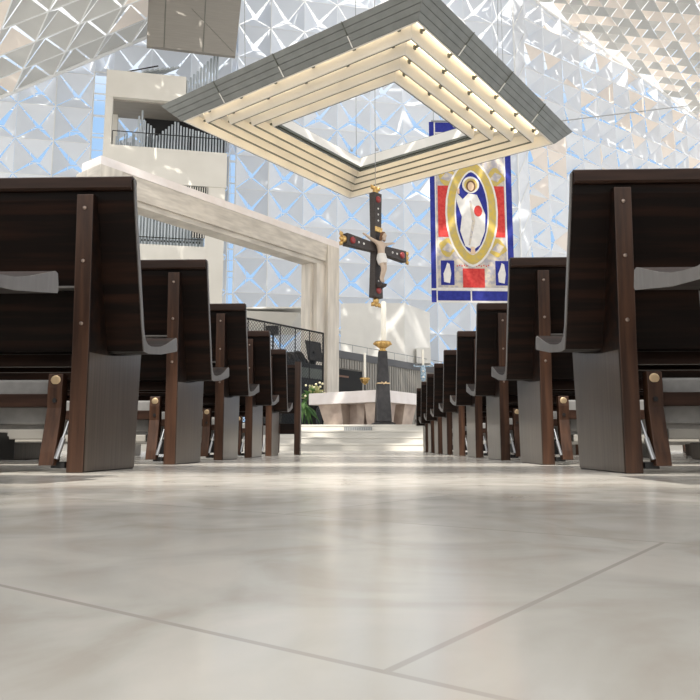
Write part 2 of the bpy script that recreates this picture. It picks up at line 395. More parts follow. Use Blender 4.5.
# ------------------------------------------------------------------ pews
def seg(*pts): return pts
SHELL_R = [(0, .887), (.012, .83), (.075, .62), (.125, .46), (.155, .378)]
BOT = [(.20, .376), (.34, .392), (.53, .428)]
FRONT = [(.535, .436), (.527, .474), (.515, .477)]
TOP = [(.46, .458), (.40, .437), (.34, .420), (.28, .410), (.225, .404), (.19, .406), (.165, .42)]
BACKF = [(.148, .45), (.096, .625), (.032, .83), (.019, .885), (.014, .894), (.004, .894)]
PROFILE = SHELL_R + BOT + FRONT + TOP + BACKF
def make_pew(X0, side, L, name='pew'):
    """X0 aisle end, side -1 = runs to the left, +1 to the right; local origin at floor under the top of the back"""
    root = empty(name, (0, 0, 0))
    s = side
    x0, x1 = 0.0, s * L
    m = MB(); m.prism(PROFILE, x0 + s * .003, x1)
    m.build('seat_shell', M_wood, root)
    m = MB(); m.prism(PROFILE, x0, x0 + s * .0045); e = m.build('lit_edge', M_edge, root); e['label'] = 'edge of the seat and back, painted pale grey as if lit'  # thin slice of the shell, the light on its edge painted pale
    # top cap rail
    m = MB(); m.prism([(-.006, .856), (-.012, .862), (-.012, .894), (.0, .901), (.035, .901), (.040, .894), (.038, .86)], x0 + s * .006, x1)
    m.build('top_rail', M_rail, root)
    # book ledge panel between uprights
    gap = .115
    legs = [gap, gap + 1.25, L - gap - 1.30, L - gap - .055]
    for i, a in enumerate(legs):
        xa, xb = s * a, s * (a + .055)
        rear = [(.008, 0), (.004, .38), (-.020, .838)]
        m = MB()
        m.prism([(.45, .012), (.44, 0)] + rear + [(.006, .842), (.028, .80), (.085, .60), (.155, .378), (.20, .376), (.34, .392), (.478, .418)], xa + s * .002, xb - s * .002)
        lg = m.build('leg', [M_woodv, M_wood], root, bevel=.0025)
        for pg in lg.data.polygons:
            if abs(pg.normal.x) > .8: pg.material_index = 1
        m = MB()
        m.prism([(.445, .006), (.436, .004), (.013, .004), (.009, .356), (.150, .364), (.20, .369), (.34, .388), (.472, .412)], xa, xa + s * .0022)
        sd = m.build('side_sheen', M_side, root); sd.parent = lg  # thin lighter plate paints the sheen on the leg's side
        sd['label'] = 'side of the leg with a painted grey sheen'
        for z, y in ((.795, -.018), (.632, -.010), (.442, .001)):
            if i > 1: break
            m = MB(); m.lathe([(.006, 0), (.006, .002), (.003, .004)], n=10, M=Matrix.Translation((s * (a + .0275), y, z)) @ Matrix.Rotation(R(90), 4, 'X'))
            b = m.build('bolt', M_bolt, root); b.parent = lg
    m = MB()
    m.box((min(s * (legs[0] + .056), s * (legs[1] - .001)), .055, .563), (max(s * (legs[0] + .056), s * (legs[1] - .001)), .10, .570))
    m.box((min(s * (legs[1] + .056), s * (legs[2] - .001)), .055, .563), (max(s * (legs[1] + .056), s * (legs[2] - .001)), .10, .570))
    m.build('book_ledge', M_edge, root)  # pale colour paints the light caught by the ledge
    m = MB()
    for k in range(3):
        a, b = s * (legs[k] + .056), s * (legs[k + 1] - .001)
        m.box((min(a, b), .46, .345), (max(a, b), .485, .400)); m.box((min(a, b), .20, .335), (max(a, b), .225, .375))
    m.build('apron_rail', M_rail, root)
    # kneeler stowed behind the legs
    kx0, kx1 = s * .215, s * (L - .3)
    lo, hi = min(kx0, kx1), max(kx0, kx1)
    m = MB(); m.box((lo + .0, .022, .193), (hi, .052, .233), bev=.003)
    kn = m.build('kneeler', M_rail, root)
    m = MB(); m.box((lo + .03, .054, .142), (hi - .03, .10, .278), bev=.008)
    o = m.build('kneeler_pad', M_pad, root); o.parent = kn; o['label'] = 'grey upholstered pad'
    m = MB(); m.box((lo + .05, .06, .098), (hi - .05, .13, .128), bev=.004)
    o = m.build('foot_rail', mat_light, root); o.parent = kn
    prof = [(.045, .292), (.012, .292), (.008, .25), (.012, .19), (.0, .13), (-.016, .06), (-.022, .022), (.022, .022), (.024, .06), (.038, .125), (.048, .18), (.046, .25)]
    for a in (.205, L * .5, L - .34):
        m = MB(); m.prism(prof, s * (a - .012), s * (a + .032)); o = m.build('arm', M_woodv if a > .3 else M_woodv, root, bevel=.002); o.parent = kn
    m = MB(); m.lathe([(.015, 0), (.015, .002), (.013, .003), (.004, .003)], n=14, M=Matrix.Translation((s * .214, .012, .272)) @ Matrix.Rotation(R(90), 4, 'X'))
    o = m.build('hinge_cap', M_brass, root); o.parent = kn
    m = MB(); m.lathe([(.007, 0), (.007, .003)], n=10, M=Matrix.Translation((s * .214, .011, .212)) @ Matrix.Rotation(R(90), 4, 'X'))
    o = m.build('screw', M_black, root); o.parent = kn
    m = MB(); m.tube([(s * .172, .02, .150), (s * .180, .0, .095)], .004, 8); m.tube([(s * .179, .005, .10), (s * .190, -.012, .04)], .008, 8)
    o = m.build('piston', M_chrome, root); o.parent = kn
    m = MB(); m.box((min(s * .17, s * .21), .0, .014), (max(s * .17, s * .21), .03, .032)); o = m.build('bracket', M_black, root); o.parent = kn
    m = MB(); m.box((min(s * .37, s * .50), .0, .035), (max(s * .37, s * .50), .10, .108), bev=.004); m.box((min(s * .37, s * .46), -.004, .10), (max(s * .37, s * .46), .05, .118))
    o = m.build('foot_block', M_black, root); o.parent = kn
    return root
mat_light = mat('light_rail', (.30, .285, .26), .5)
ordn = ['nearest the camera, only its seat end in view', 'the first whose full back shows', 'second back from the camera', 'third back from the camera', 'fourth back from the camera', 'fifth back from the camera', 'sixth back from the camera', 'seventh back from the camera', 'eighth back from the camera', 'ninth and last back, by the chancel steps']
pl = make_pew(-.725, -1, 3.6); pr = make_pew(.603, 1, 3.6)
for k in range(-1, 5):
    o = pl if k == -1 else dup(pl)
    o.location = (-.727, 2.04 + .963 * k - (.04 if k < 0 else 0), 0)
    tag(o, 'dark walnut pew left of the aisle, ' + (ordn[k + 1] if k < 4 else 'fifth back, just behind the front screen'), 'pew', 'pews left of the aisle')
for k in range(-1, 9):
    o = pr if k == -1 else dup(pr)
    o.location = (.602 + .004 * k, 2.03 + .985 * k, 0)
    tag(o, 'dark walnut pew right of the aisle, ' + ordn[k + 1], 'pew', 'pews right of the aisle')
# front screen of the left block
fs = empty('pew_front_screen', (-.70, 6.86, 0), label='dark walnut front screen with a tall end post, ahead of the left pews', cat='screen')
m = MB(); m.box((-3.5, .01, .40), (-.056, .035, .85)); m.box((-3.5, .01, .20), (-.056, .035, .30)); m.build('panel', M_wood, fs)
m = MB(); m.box((-3.5, -.01, .85), (-.056, .05, .88)); m.build('top_rail', M_rail, fs)
for x in (-.055, -1.8, -3.5):
    m = MB(); m.prism([(-.04, 0), (-.02, .91), (.05, .91), (.10, 0)], x, x + .055); l_ = m.build('post', M_woodv, fs)
    m = MB(); m.prism([(-.035, .01), (-.016, .905), (.046, .905), (.095, .01)], x + .0551, x + .057); q = m.build('side_sheen', M_side, fs); q.parent = l_  # lighter plate paints the sheen on the post's side
m = MB(); m.box((-3.3, -.10, .19), (-.2, -.06, .28)); m.build('kneeler_pad', M_pad, fs)
m = MB(); m.prism([(-.06, .29), (-.10, .29), (-.10, .18), (-.13, .02), (-.09, .02), (-.06, .15)], -.22, -.19); m.build('arm', M_woodv, fs)

# ------------------------------------------------------------------ canopy over the altar
CC = (.12, 19.05, 0); ca = R(-35.5)
cn = empty('hanging_canopy', CC, ca, label='huge square white and grey louvred canopy hanging above the altar', cat='canopy')
def T4(k): return Matrix.Rotation(R(90) * k, 4, 'Z')
RB0, ZB0, RT0, ZT0 = 3.83, 9.0, 4.25, 9.42
M_lamp = mat('warm_lamp', (1, .9, .7), .5, emit=(1, .80, .52), estr=3.0)
for k in range(4):
    T = T4(k)
    m = MB()
    nb = 4
    for i in range(nb):
        a = i / nb + .012; b = (i + 1) / nb - .012
        def rz(t): return RB0 + (RT0 - RB0) * t, ZB0 + (ZT0 - ZB0) * t
        (ra_, za_), (rb_, zb_) = rz(a), rz(b)
        m.hexa([(-ra_, -ra_, za_), (ra_, -ra_, za_), (ra_ - .03, -ra_ + .03, za_), (-ra_ + .03, -ra_ + .03, za_)],
               [(-rb_, -rb_, zb_), (rb_, -rb_, zb_), (rb_ - .03, -rb_ + .03, zb_), (-rb_ + .03, -rb_ + .03, zb_)], T)
    fo = m.build('fascia', M_alu, cn)
    m = MB(); q = .035
    m.hexa([(-RB0 + q, -RB0 + q, ZB0 + .01), (RB0 - q, -RB0 + q, ZB0 + .01), (RB0 - .05, -RB0 + .05, ZB0 + .01), (-RB0 + .05, -RB0 + .05, ZB0 + .01)],
           [(-RT0 + q, -RT0 + q, ZT0 - .01), (RT0 - q, -RT0 + q, ZT0 - .01), (RT0 - .05, -RT0 + .05, ZT0 - .01), (-RT0 + .05, -RT0 + .05, ZT0 - .01)], T)
    o = m.build('backing', M_rim, cn); o.parent = fo
    for x in (-2.1, 0, 2.1):
        f0 = .02; 
        def fp(t, o=.012): return Vector((x, -(RB0 + (RT0 - RB0) * t) - o, ZB0 + (ZT0 - ZB0) * t))
        m = MB(); m.tube([fp(.45), fp(1.0)], .014, 6, M=T); o = m.build('joint', M_rim, cn); o.parent = fo
        m = MB(); m.tube([fp(.0), fp(.45)], .016, 6, M=T); o = m.build('clip', M_aluwhite, cn); o.parent = fo
    # blades
    for j, (r_, dr) in enumerate(((3.36, .07), (2.90, .07), (2.47, .07), (2.06, .05))):
        h = .345
        m = MB()
        m.hexa([(-r_, -r_, 9.0), (r_, -r_, 9.0), (r_ - .03, -r_ + .03, 9.0), (-r_ + .03, -r_ + .03, 9.0)],
               [(-r_ - dr, -r_ - dr, 9 + h), (r_ + dr, -r_ - dr, 9 + h), (r_ + dr - .03, -r_ - dr + .03, 9 + h), (-r_ - dr + .03, -r_ - dr + .03, 9 + h)], T)
        bl = m.build('louvre_blade', M_aluwhite, cn)
        m = MB(); m.box((-r_ + .03, -r_ + .031, 8.99), (r_ - .03, -r_ + .045, 9.035), T); o = m.build('blade_gap_shade', M_rim, cn); o.parent = bl  # dark strip added to paint the shaded gap between blades
        nx = int(r_ * 2 / 1.25)
        for i in range(nx + 1):
            x = -r_ + .25 + i * (2 * r_ - .5) / nx
            m = MB(); m.box((x - .03, -r_ - .33 if j else -r_ - .38, 9.235), (x + .03, -r_ - .09, 9.275), T); m.box((x - .035, -r_ - .13, 9.20), (x + .035, -r_ - .085, 9.285), T)
            o = m.build('bracket', M_rim, cn); o.parent = bl
        # lamp strip tucked against the soffit outside each blade
        m = MB(); rl = r_ + .14
        m.box((-rl + .05, -rl - .025, 9.315), (rl - .05, -rl + .025, 9.345), T)
        m.build('lamp_strip', M_lamp, cn)
    # soffit, inner fascia, rim, top sheet
    m = MB(); m.hexa([(-3.86, -3.86, 9.35), (3.86, -3.86, 9.35), (2.1, -2.1, 9.35), (-2.1, -2.1, 9.35)], [(-3.86, -3.86, 9.37), (3.86, -3.86, 9.37), (2.1, -2.1, 9.37), (-2.1, -2.1, 9.37)], T)
    m.build('soffit', M_aluwhite, cn)
    m = MB(); m.hexa([(-3.80, -3.80, 9.0), (3.80, -3.80, 9.0), (3.76, -3.76, 9.0), (-3.76, -3.76, 9.0)], [(-3.86, -3.86, 9.35), (3.86, -3.86, 9.35), (3.80, -3.80, 9.35), (-3.80, -3.80, 9.35)], T)
    m.build('liner', M_aluwhite, cn)
    m = MB(); m.hexa([(-2.0, -2.0, 9.12), (2.0, -2.0, 9.12), (1.97, -1.97, 9.12), (-1.97, -1.97, 9.12)], [(-2.13, -2.13, 9.5), (2.13, -2.13, 9.5), (2.10, -2.10, 9.5), (-2.10, -2.10, 9.5)], T)
    m.build('inner_fascia', M_aluwhite, cn)
    m = MB(); m.hexa([(-2.02, -2.02, 9.05), (2.02, -2.02, 9.05), (1.95, -1.95, 9.05), (-1.95, -1.95, 9.05)], [(-2.02, -2.02, 9.12), (2.02, -2.02, 9.12), (1.95, -1.95, 9.12), (-1.95, -1.95, 9.12)], T)
    m.build('rim', M_rim, cn)
    m = MB(); m.hexa([(-4.2, -4.2, 9.40), (4.2, -4.2, 9.40), (2.12, -2.12, 9.5), (-2.12, -2.12, 9.5)], [(-4.2, -4.2, 9.42), (4.2, -4.2, 9.42), (2.12, -2.12, 9.52), (-2.12, -2.12, 9.52)], T)
    m.build('top_sheet', M_alu, cn)
    m = MB(); m.tube([T @ Vector((2.6, -2.6, 9.5)), T @ Vector((3.0, -3.0, 28))], .012, 6); m.build('suspension_cable', M_cable, cn)
    m = MB()
    for x in (-1.5, 1.3): m.lathe([(.04, 0), (.05, .03), (.05, .08)], (x, -1.97, 9.5), n=10, M=T)
    m.build('spotlight', M_chrome, cn)

# ------------------------------------------------------------------ crucifix
cr = empty('hanging_crucifix', (.13, 19.2, 5.62), R(-47), label='large dark jewelled crucifix with a pale figure hanging under the canopy', cat='crucifix')
# local: x along the crossbar, -y is the front
cr.rotation_euler = (0, 0, R(48))
def arm(mb, p0, p1, w0, w1, d, vertical):
    if vertical:
        mb.hexa([(-w0, -d, p0), (w0, -d, p0), (w0, d, p0), (-w0, d, p0)], [(-w1, -d, p1), (w1, -d, p1), (w1, d, p1), (-w1, d, p1)])
    else:
        mb.hexa([(p0, -d, -w0), (p1, -d, -w1), (p1, d, -w1), (p0, d, -w0)], [(p0, -d, w0), (p1, -d, w1), (p1, d, w1), (p0, d, w0)])
m = MB(); arm(m, -1.42, 0, .19, .12, .10, True); arm(m, 0, 1.62, .12, .16, .10, True); m.build('upright', M_crossw, cr, bevel=.01)
m = MB(); arm(m, -1.25, -.1, .17, .12, .095, False); arm(m, .1, 1.25, .12, .17, .095, False); m.build('crossbar', M_crossw, cr, bevel=.01)
def finial(c, dx, dz):
    m = MB()
    m.ball(c, .10, (1, .8, 1)); 
    for a in (-1, 0, 1):
        off = Vector((dx * .11 + (a * .13 if dx == 0 else 0), 0, dz * .11 + (a * .13 if dz == 0 else 0)))
        m.ball(Vector(c) + off, .065, (1, .8, 1))
        m.tube([Vector(c), Vector(c) + off * 1.5], [.04, .018], 6)
    return m.build('finial', M_gold, cr)
finial((-1.28, 0, 0), -1, 0); finial((1.28, 0, 0), 1, 0); finial((0, 0, -1.50), 0, -1); finial((0, 0, 1.67), 0, 1)
for c in ((-1.05, 0), (1.05, 0), (0, 1.42), (0, -1.22)):
    m = MB(); m.lathe([(.10, 0), (.10, .03), (.06, .05)], n=8, M=Matrix.Translation((c[0], -.095, c[1])) @ Matrix.Rotation(R(90), 4, 'X')); m.build('medallion', M_redgem, cr)
for c in ((-.8, 0), (-.6, 0), (.62, 0), (.82, 0), (0, 1.15), (0, .98), (0, .8), (0, -.95)):
    m = MB(); m.lathe([(.035, 0), (.02, .02)], n=8, M=Matrix.Translation((c[0], -.095, c[1])) @ Matrix.Rotation(R(90), 4, 'X')); m.build('stud', M_whc, cr)
m = MB(); m.tube([(0, 0, 1.7), (.0, 0, 18)], .012, 6); m.build('suspension_cable', M_cable, cr)
# figure
def skin_fig(name, verts, edges, rad, material, parent, sub=2, loc=(0, 0, 0)):
    me = bpy.data.meshes.new(name); me.from_pydata(verts, edges, []); me.materials.append(material)
    o = bpy.data.objects.new(name, me); COL.objects.link(o); o.parent = parent; o.location = loc
    me_s = o.modifiers.new('skin', 'SKIN')
    for i, r in enumerate(rad):
        me.skin_vertices[0].data[i].radius = (r, r) if not isinstance(r, tuple) else r
    me.skin_vertices[0].data[0].use_root = True
    s = o.modifiers.new('sub', 'SUBSURF'); s.levels = sub; s.render_levels = sub
    me_s.use_smooth_shade = True
    return o
cz = -.28   # pelvis height
fv = [(0, -.20, cz), (0, -.20, cz + .17), (0, -.21, cz + .34), (0, -.22, cz + .44), (.02, -.25, cz + .54),
      (-.13, -.19, cz + .38), (-.36, -.15, cz + .46), (-.60, -.13, cz + .54),
      (.13, -.19, cz + .38), (.36, -.15, cz + .46), (.60, -.13, cz + .54),
      (-.06, -.22, cz - .08), (-.02, -.30, cz - .34), (-.02, -.20, cz - .62), (-.02, -.27, cz - .74),
      (.07, -.22, cz - .08), (.05, -.30, cz - .34), (.04, -.20, cz - .62), (.04, -.27, cz - .74),
      (-.68, -.13, cz + .56), (.68, -.13, cz + .56)]
fe = [(0, 1), (1, 2), (2, 3), (3, 4), (2, 5), (5, 6), (6, 7), (7, 19), (2, 8), (8, 9), (9, 10), (10, 20), (0, 11), (11, 12), (12, 13), (13, 14), (0, 15), (15, 16), (16, 17), (17, 18)]
fr = [.10, .085, .11, .045, .04, .06, .042, .03, .06, .042, .03, .08, .06, .04, .03, .08, .06, .04, .03, .022, .022]
fr = [r * 1.05 for r in fr]
skin_fig('corpus', fv, fe, fr, M_ivory, cr, 2)
m = MB(); m.ball((.03, -.28, cz + .60), .085, (.85, .95, 1.15)); m.ball((.03, -.365, cz + .59), .02, (.8, 1, 1.3))
m.ball((.03, -.30, cz + .51), .045); m.build('head', M_ivory, cr)
m = MB(); m.ball((.03, -.25, cz + .63), .095, (.95, .95, 1.05)); m.ball((-.04, -.23, cz + .53), .045, (1, 1, 1.6)); m.ball((.10, -.23, cz + .53), .045, (1, 1, 1.6)); m.build('hair', M_hairc, cr)
m = MB(); m.tube([(0, -.21, cz + .08), (0, -.22, cz - .05), (.01, -.25, cz - .20)], [.125, .15, .13], 12); m.build('loincloth', M_whc, cr)
m = MB(); m.box((-.14, -.13, cz + .74), (.14, -.10, cz + .88)); m.build('title_plate', M_gold, cr)
m = MB(); m.hexa([(-.09, -.28, cz - .84), (.11, -.28, cz - .84), (.11, -.10, cz - .88), (-.09, -.10, cz - .88)], [(-.09, -.32, cz - .77), (.11, -.32, cz - .77), (.11, -.10, cz - .74), (-.09, -.10, cz - .74)]); m.build('foot_rest', M_crossw, cr)

# ------------------------------------------------------------------ altar
al = empty('altar', (.27, 17.55, .6), R(-34), label='white stone altar with veined stone legs on the chancel platform', cat='altar')
# local: near corner at origin, x<0 along the left face, y>0 along the right face
SL, SD = 2.38, 1.9
m = MB(); m.box((-SL, 0, .60), (0, SD, .905), bev=.01); m.build('altar_top', M_altar, al)
def block(x0, x1, y0, y1, tx, ty, name='leg'):
    """tapering block: top rectangle, bottom inset"""
    m = MB()
    m.hexa([(x0 + tx[0], y0 + ty[0], 0), (x1 - tx[1], y0 + ty[0], 0), (x1 - tx[1], y1 - ty[1], 0), (x0 + tx[0], y1 - ty[1], 0)], [(x0, y0, .60), (x1, y0, .60), (x1, y1, .60), (x0, y1, .60)])
    return m.build(name, M_altarb, al)
block(-2.13, -1.38, .10, .9, (.16, .0), (.12, .0)); block(-.62, -.08, .10, .75, (.0, .10), (.12, 0)); block(-2.13, -1.38, 1.2, 1.8, (.16, 0), (0, .12)); block(-.62, -.08, 1.2, 1.8, (.0, .10), (0, .12))
m = MB(); m.box((-1.38, .5, .0), (-1.05, .8, .6)); m.build('inner_panel', M_altarb, al)
m = MB(); m.box((-.62, .76, 0), (-.45, 1.19, .6)); m.build('inner_panel', M_altarb, al)
m = MB(); m.hexa([(-.98, .35, 0), (-.82, .35, 0), (-.82, .6, 0), (-.98, .6, 0)], [(-1.06, .35, .6), (-.78, .35, .6), (-.78, .6, .6), (-1.06, .6, .6)]); m.build('inner_leg', M_altarb, al)
m = MB(); m.box((-1.37, 1.3, .0), (-.64, 1.4, .6)); m.build('opening_shade', M_dark, al)  # dark sheet painting the shade in the opening between the legs

# paschal candle stand
ps = empty('paschal_candle_stand', (.27, 17.0, .6), R(8), label='tall tapered dark bronze candle stand with gilt bowl in front of the altar', cat='candle stand')
m = MB(); m.box((-.26, -.26, 0), (.26, .26, .035)); m.hexa([(-.26, -.26, .035), (.26, -.26, .035), (.26, .26, .035), (-.26, .26, .035)], [(-.19, -.19, .07), (.19, -.19, .07), (.19, .19, .07), (-.19, .19, .07)]); m.build('base', M_bronze, ps)
m = MB(); a, b = .19, .10
m.hexa([(-a, -a, .07), (a, -a, .07), (a, a, .07), (-a, a, .07)], [(-b, -b, 1.80), (b, -b, 1.80), (b, b, 1.80), (-b, b, 1.80)]); m.build('shaft', M_bronze, ps, bevel=.02)
m = MB(); a = .155; m.box((-a, -a, .985), (a, a, 1.015)); m.tube([(-.06, -a, 1.03), (0, -a - .02, .98), (.06, -a, 1.03)], .018, 6); m.build('knot_band', M_brass, ps)
m = MB(); m.lathe([(.05, 1.78), (.11, 1.80), (.06, 1.85), (.10, 1.88), (.20, 1.95), (.205, 2.03), (.17, 2.03), (.09, 1.96)], n=24)
for i in range(10):
    t = 2 * math.pi * i / 10; m.ball((.205 * math.cos(t), .205 * math.sin(t), 1.98), .03, n=6)
m.build('bowl', M_gold, ps)
m = MB(); m.lathe([(.065, 0), (.065, 1.04), (.05, 1.06)], n=20); pc = m.build('paschal_candle', M_wax, loc=None)
pc.location = (.30, 17.0, 2.575); tag(pc, 'thick white paschal candle standing in the gilt bowl of the tall stand', 'candle')

def candlestick(x, y, zc, h, blue):
    e = empty('candlestick', (x, y, .6), label='tall candlestick with gilt cup behind the altar left of the bronze stand' if not blue else 'blue and white candlestick beside the far end of the right pews', cat='candlestick', group=None)
    m = MB(); m.lathe([(.16, 0), (.16, .03), (.05, .07), (.022, .12), (.022, zc - .75), (.035, zc - .72)], n=16); m.build('stem', M_bronze if not blue else M_glassblue, e)
    m = MB()
    if not blue:
        m.lathe([(.02, zc - .78), (.05, zc - .74), (.09, zc - .72), (.13, zc - .62), (.135, zc - .57), (.11, zc - .57), (.04, zc - .62)], n=18)
        for i in range(8):
            t = 2 * math.pi * i / 8; m.ball((.13 * math.cos(t), .13 * math.sin(t), zc - .60), .022, n=6)
        m.build('cup', M_gold, e)
    else:
        m.tube([(-.26, 0, zc - .63), (.26, 0, zc - .63)], .02, 8); m.tube([(-.26, 0, zc - .63), (-.26, 0, zc - .58)], .025, 8); m.tube([(.26, 0, zc - .63), (.26, 0, zc - .58)], .025, 8); m.build('crossarm', M_glassblue, e)
        m = MB(); m.lathe([(.06, zc - 1.05), (.08, zc - .95), (.08, zc - .7), (.05, zc - .6)], n=14); m.build('holder', M_glassblue, e)
        for q in (zc - .95, zc - .78):
            m = MB(); m.ball((0, -.085, q), .035); m.build('glass_bead', M_whc, e)
    m = MB(); m.lathe([(.035, 0), (.035, h), (.02, h + .01)], n=14); c = m.build('candle', M_wax); c.location = (x, y, zc + .6 - .60)
    return e, c
e, c = candlestick(-.20, 20.5, 2.06, .76, False); tag(c, 'slim cream candle in the gilt cup behind the altar', 'candle')
e, c = candlestick(1.51, 20.5, 2.45, .46, True); tag(c, 'short cream candle on the blue holder above the far right pews', 'candle')

# plant
pt = empty('flower_arrangement', (-1.66, 19.9, .6), label='pale flowers and green leaves in an arrangement behind the left end of the altar', cat='plant')
m = MB(); m.lathe([(.16, 0), (.18, .05), (.10, .15), (.10, .55), (.20, .70), (.20, .80), (.15, .80)], n=18); m.build('pedestal_vase', M_bronze, pt)
def leaves(n, L0, L1, w, up, seed, c=(0, 0, .85), spread=1.0):
    r = random.Random(seed); m = MB()
    for i in range(n):
        t = r.uniform(0, 2 * math.pi); el = r.uniform(up[0], up[1]); L = r.uniform(L0, L1)
        d = Vector((math.cos(t) * math.cos(el), math.sin(t) * math.cos(el), math.sin(el)))
        s = d.cross(Vector((0, 0, 1))).normalized(); p = Vector(c) + Vector((r.uniform(-.12, .12), r.uniform(-.12, .12), r.uniform(-.1, .1)))
        tip = p + d * L + Vector((0, 0, -L * .25)); mid = p + d * L * .5 + Vector((0, 0, .03))
        m.add([p, mid - s * w, tip, mid + s * w], [(0, 1, 2), (0, 2, 3)])
    return m
leaves(110, .2, .46, .035, (-.2, 1.5), 1).build('leaves', M_leaf, pt, fix=False)
leaves(80, .2, .46, .03, (.3, 1.5), 2).build('pale_leaves', M_leaf2, pt, fix=False)
leaves(22, .3, .6, .05, (-1.4, -.2), 4, (-.22, -.15, .65)).build('trailing_leaves', M_leaf, pt, fix=False)
r_ = random.Random(5); m = MB()
for i in range(26):
    t = r_.uniform(0, 6.28); q = r_.uniform(0, .38); m.ball((q * math.cos(t), q * math.sin(t), .95 + r_.uniform(0, .42) - q * .3), .035, n=6)
m.build('blossoms', M_flower, pt)

# ------------------------------------------------------------------ stone portal (runs back to the right)
pa = R(54)
po = empty('stone_portal', (-1.13, 24.0, .6), pa, label='big pale travertine portal frame with a long lintel left of the altar', cat='portal')
# local: x along the frame (0 at the right outer edge, negative to the left), -y... front is +(-y) side
H = 6.65; W0 = -9.45; D = .55
def frame_part(poly_front, poly_back, name, mt):
    n = len(poly_front); m = MB()
    vs = [Vector((p[0], 0, p[1])) for p in poly_front] + [Vector((p[0], D * 1.0, p[1])) for p in poly_back]
    m.add(vs, [tuple(range(n)), tuple(reversed(range(n, 2 * n)))] + [(i, n + i, n + (i + 1) % n, (i + 1) % n) for i in range(n)])
    return m.build(name, mt, po)
m = MB(); m.box((W0, 0, H - .22), (0, D + .3, H)); m.build('outer_lip', M_altar, po)
m = MB(); m.hexa([(W0, .10, H - .80), (0, .10, H - .80), (0, D, H - .80), (W0, D, H - .80)], [(W0, .02, H - .22), (0, .02, H - .22), (0, D, H - .22), (W0, D, H - .22)])
m.box((W0, .18, H - .95), (0, D + .15, H - .80)); m.build('lintel', M_stonew, po)
m = MB(); m.box((-.62, .0, 0), (0, D, H - .22)); m.box((-1.05, .12, 0), (-.62, D, H - .95)); m.box((-1.20, .30, 0), (-1.05, D + .15, H - .95)); m.build('right_pillar', M_stonev, po)
m = MB(); m.box((W0, .0, 0), (W0 + .62, D + .55, H - .22)); m.box((W0 + .62, .12, 0), (W0 + 1.05, D, H - .8)); m.build('left_pillar', M_stonev, po)

# ------------------------------------------------------------------ organ
og = empty('pipe_organ', (0, 31, 0), yaw, label='white tiered pipe organ case with rows of silver pipes at upper left', cat='pipe organ')
m = MB(); m.box((-11.85, .0, 15.27), (-8.45, .25, 16.5)); m.box((-8.5, .05, 15.27), (-6.6, .25, 15.6)); m.build('gallery_front', M_organw, og)
m = MB(); m.box((-11.85, .0, 11.45), (-6.56, .25, 13.06)); m.build('gallery_front', M_organw, og)
m = MB(); m.box((-11.85, .0, 7.6), (-7.4, .25, 8.70)); m.build('gallery_front', M_organw, og)
m = MB(); m.box((-11.85, .02, 13.06), (-11.54, .25, 15.27)); m.build('post', M_organw, og)
m = MB(); m.box((-11.85, 1.6, .6), (-11.54, 1.9, 15.3)); m.build('post', M_organw, og)
m = MB(); m.box((-7.45, .04, .6), (-6.62, .4, 11.45)); m.build('post', M_organw, og)
m = MB(); m.box((-11.85, .25, 15.20), (-6.6, 1.9, 15.35)); m.build('ceiling_panel', M_grey, og)
m = MB(); m.box((-11.85, .25, 12.0), (-6.6, 1.9, 12.1)); m.box((-11.85, .25, 8.2), (-6.6, 1.9, 8.3)); m.box((-11.85, .25, 11.5), (-6.6, 1.9, 11.6)); m.build('gallery_deck', M_organw, og)
m = MB(); m.box((-10.35, 1.75, 12.1), (-6.6, 1.8, 15.2)); m.build('backing_panel', M_dark, og)  # dark sheet painting the shade in the gaps between the pipes
m = MB(); m.box((-11.5, 1.2, 8.3), (-7.5, 1.25, 11.5)); m.build('backing_panel', mat('pale_backing', (.55, .60, .62), .6), og)
def pipe(u, v, z0, h, r):
    m = MB(); m.tube([(u, v, z0), (u, v, z0 + .35), (u, v, z0 + .36), (u, v, z0 + h)], [r * .35, r * .95, r, r], 10)
    m.box((u - r * .6, v - r * 1.03, z0 + .38), (u + r * .6, v - r * .7, z0 + .46), mi=1)
    return m.build('organ_pipe', [M_pipe, M_dark], og)
for i in range(10): pipe(-8.40 + i * .145, .25 + .02 * (i % 2), 15.3, 1.15 + i * .17, .055)
for i in range(30):
    u = -10.45 + i * .13
    h = 2.2 - .10 * i if i < 6 else 1.35 + .12 * min(i - 6, 6) if i < 14 else 1.9 - .03 * (i - 14)
    if i == 1: h = 2.5
    pipe(u, .42 + .05 * (i % 2), 12.45, h, .045)
for i in range(12): pipe(-11.45 + i * .085, .9 + .1 * (i % 3), 12.6, 1.25 + .35 * math.sin(i * 1.7), .03)
for i in range(28): pipe(-11.35 + i * .137, .38 + .04 * (i % 2), 8.55, 2.6 - .012 * i, .048)
m = MB()
m.tube([(-11.5, .12, 13.75), (-6.65, .12, 13.75)], .02, 6)
for u in (-11.5, -9.9, -8.2, -6.7): m.tube([(u, .12, 13.05), (u, .12, 13.75)], .02, 6)
m.build('guard_rail', M_black, og)
m = MB(); m.tube([(-11.5, .12, 9.05), (-7.5, .12, 9.05)], .02, 6); m.build('guard_rail', M_black, og)
m = MB(); m.box((-8.25, .01, 11.0), (-7.35, .05, 11.42), mi=1)
for i in range(9): m.box((-8.22 + i * .1, -.01, 11.02), (-8.18 + i * .1, .03, 11.40))
m.box((-8.0, .01, 9.1), (-7.45, .05, 9.6), mi=1)
for i in range(5): m.box((-7.96 + i * .11, -.01, 9.1), (-7.92 + i * .11, .03, 9.6))
m.build('shutter_grille', [M_organw, M_dark], og)
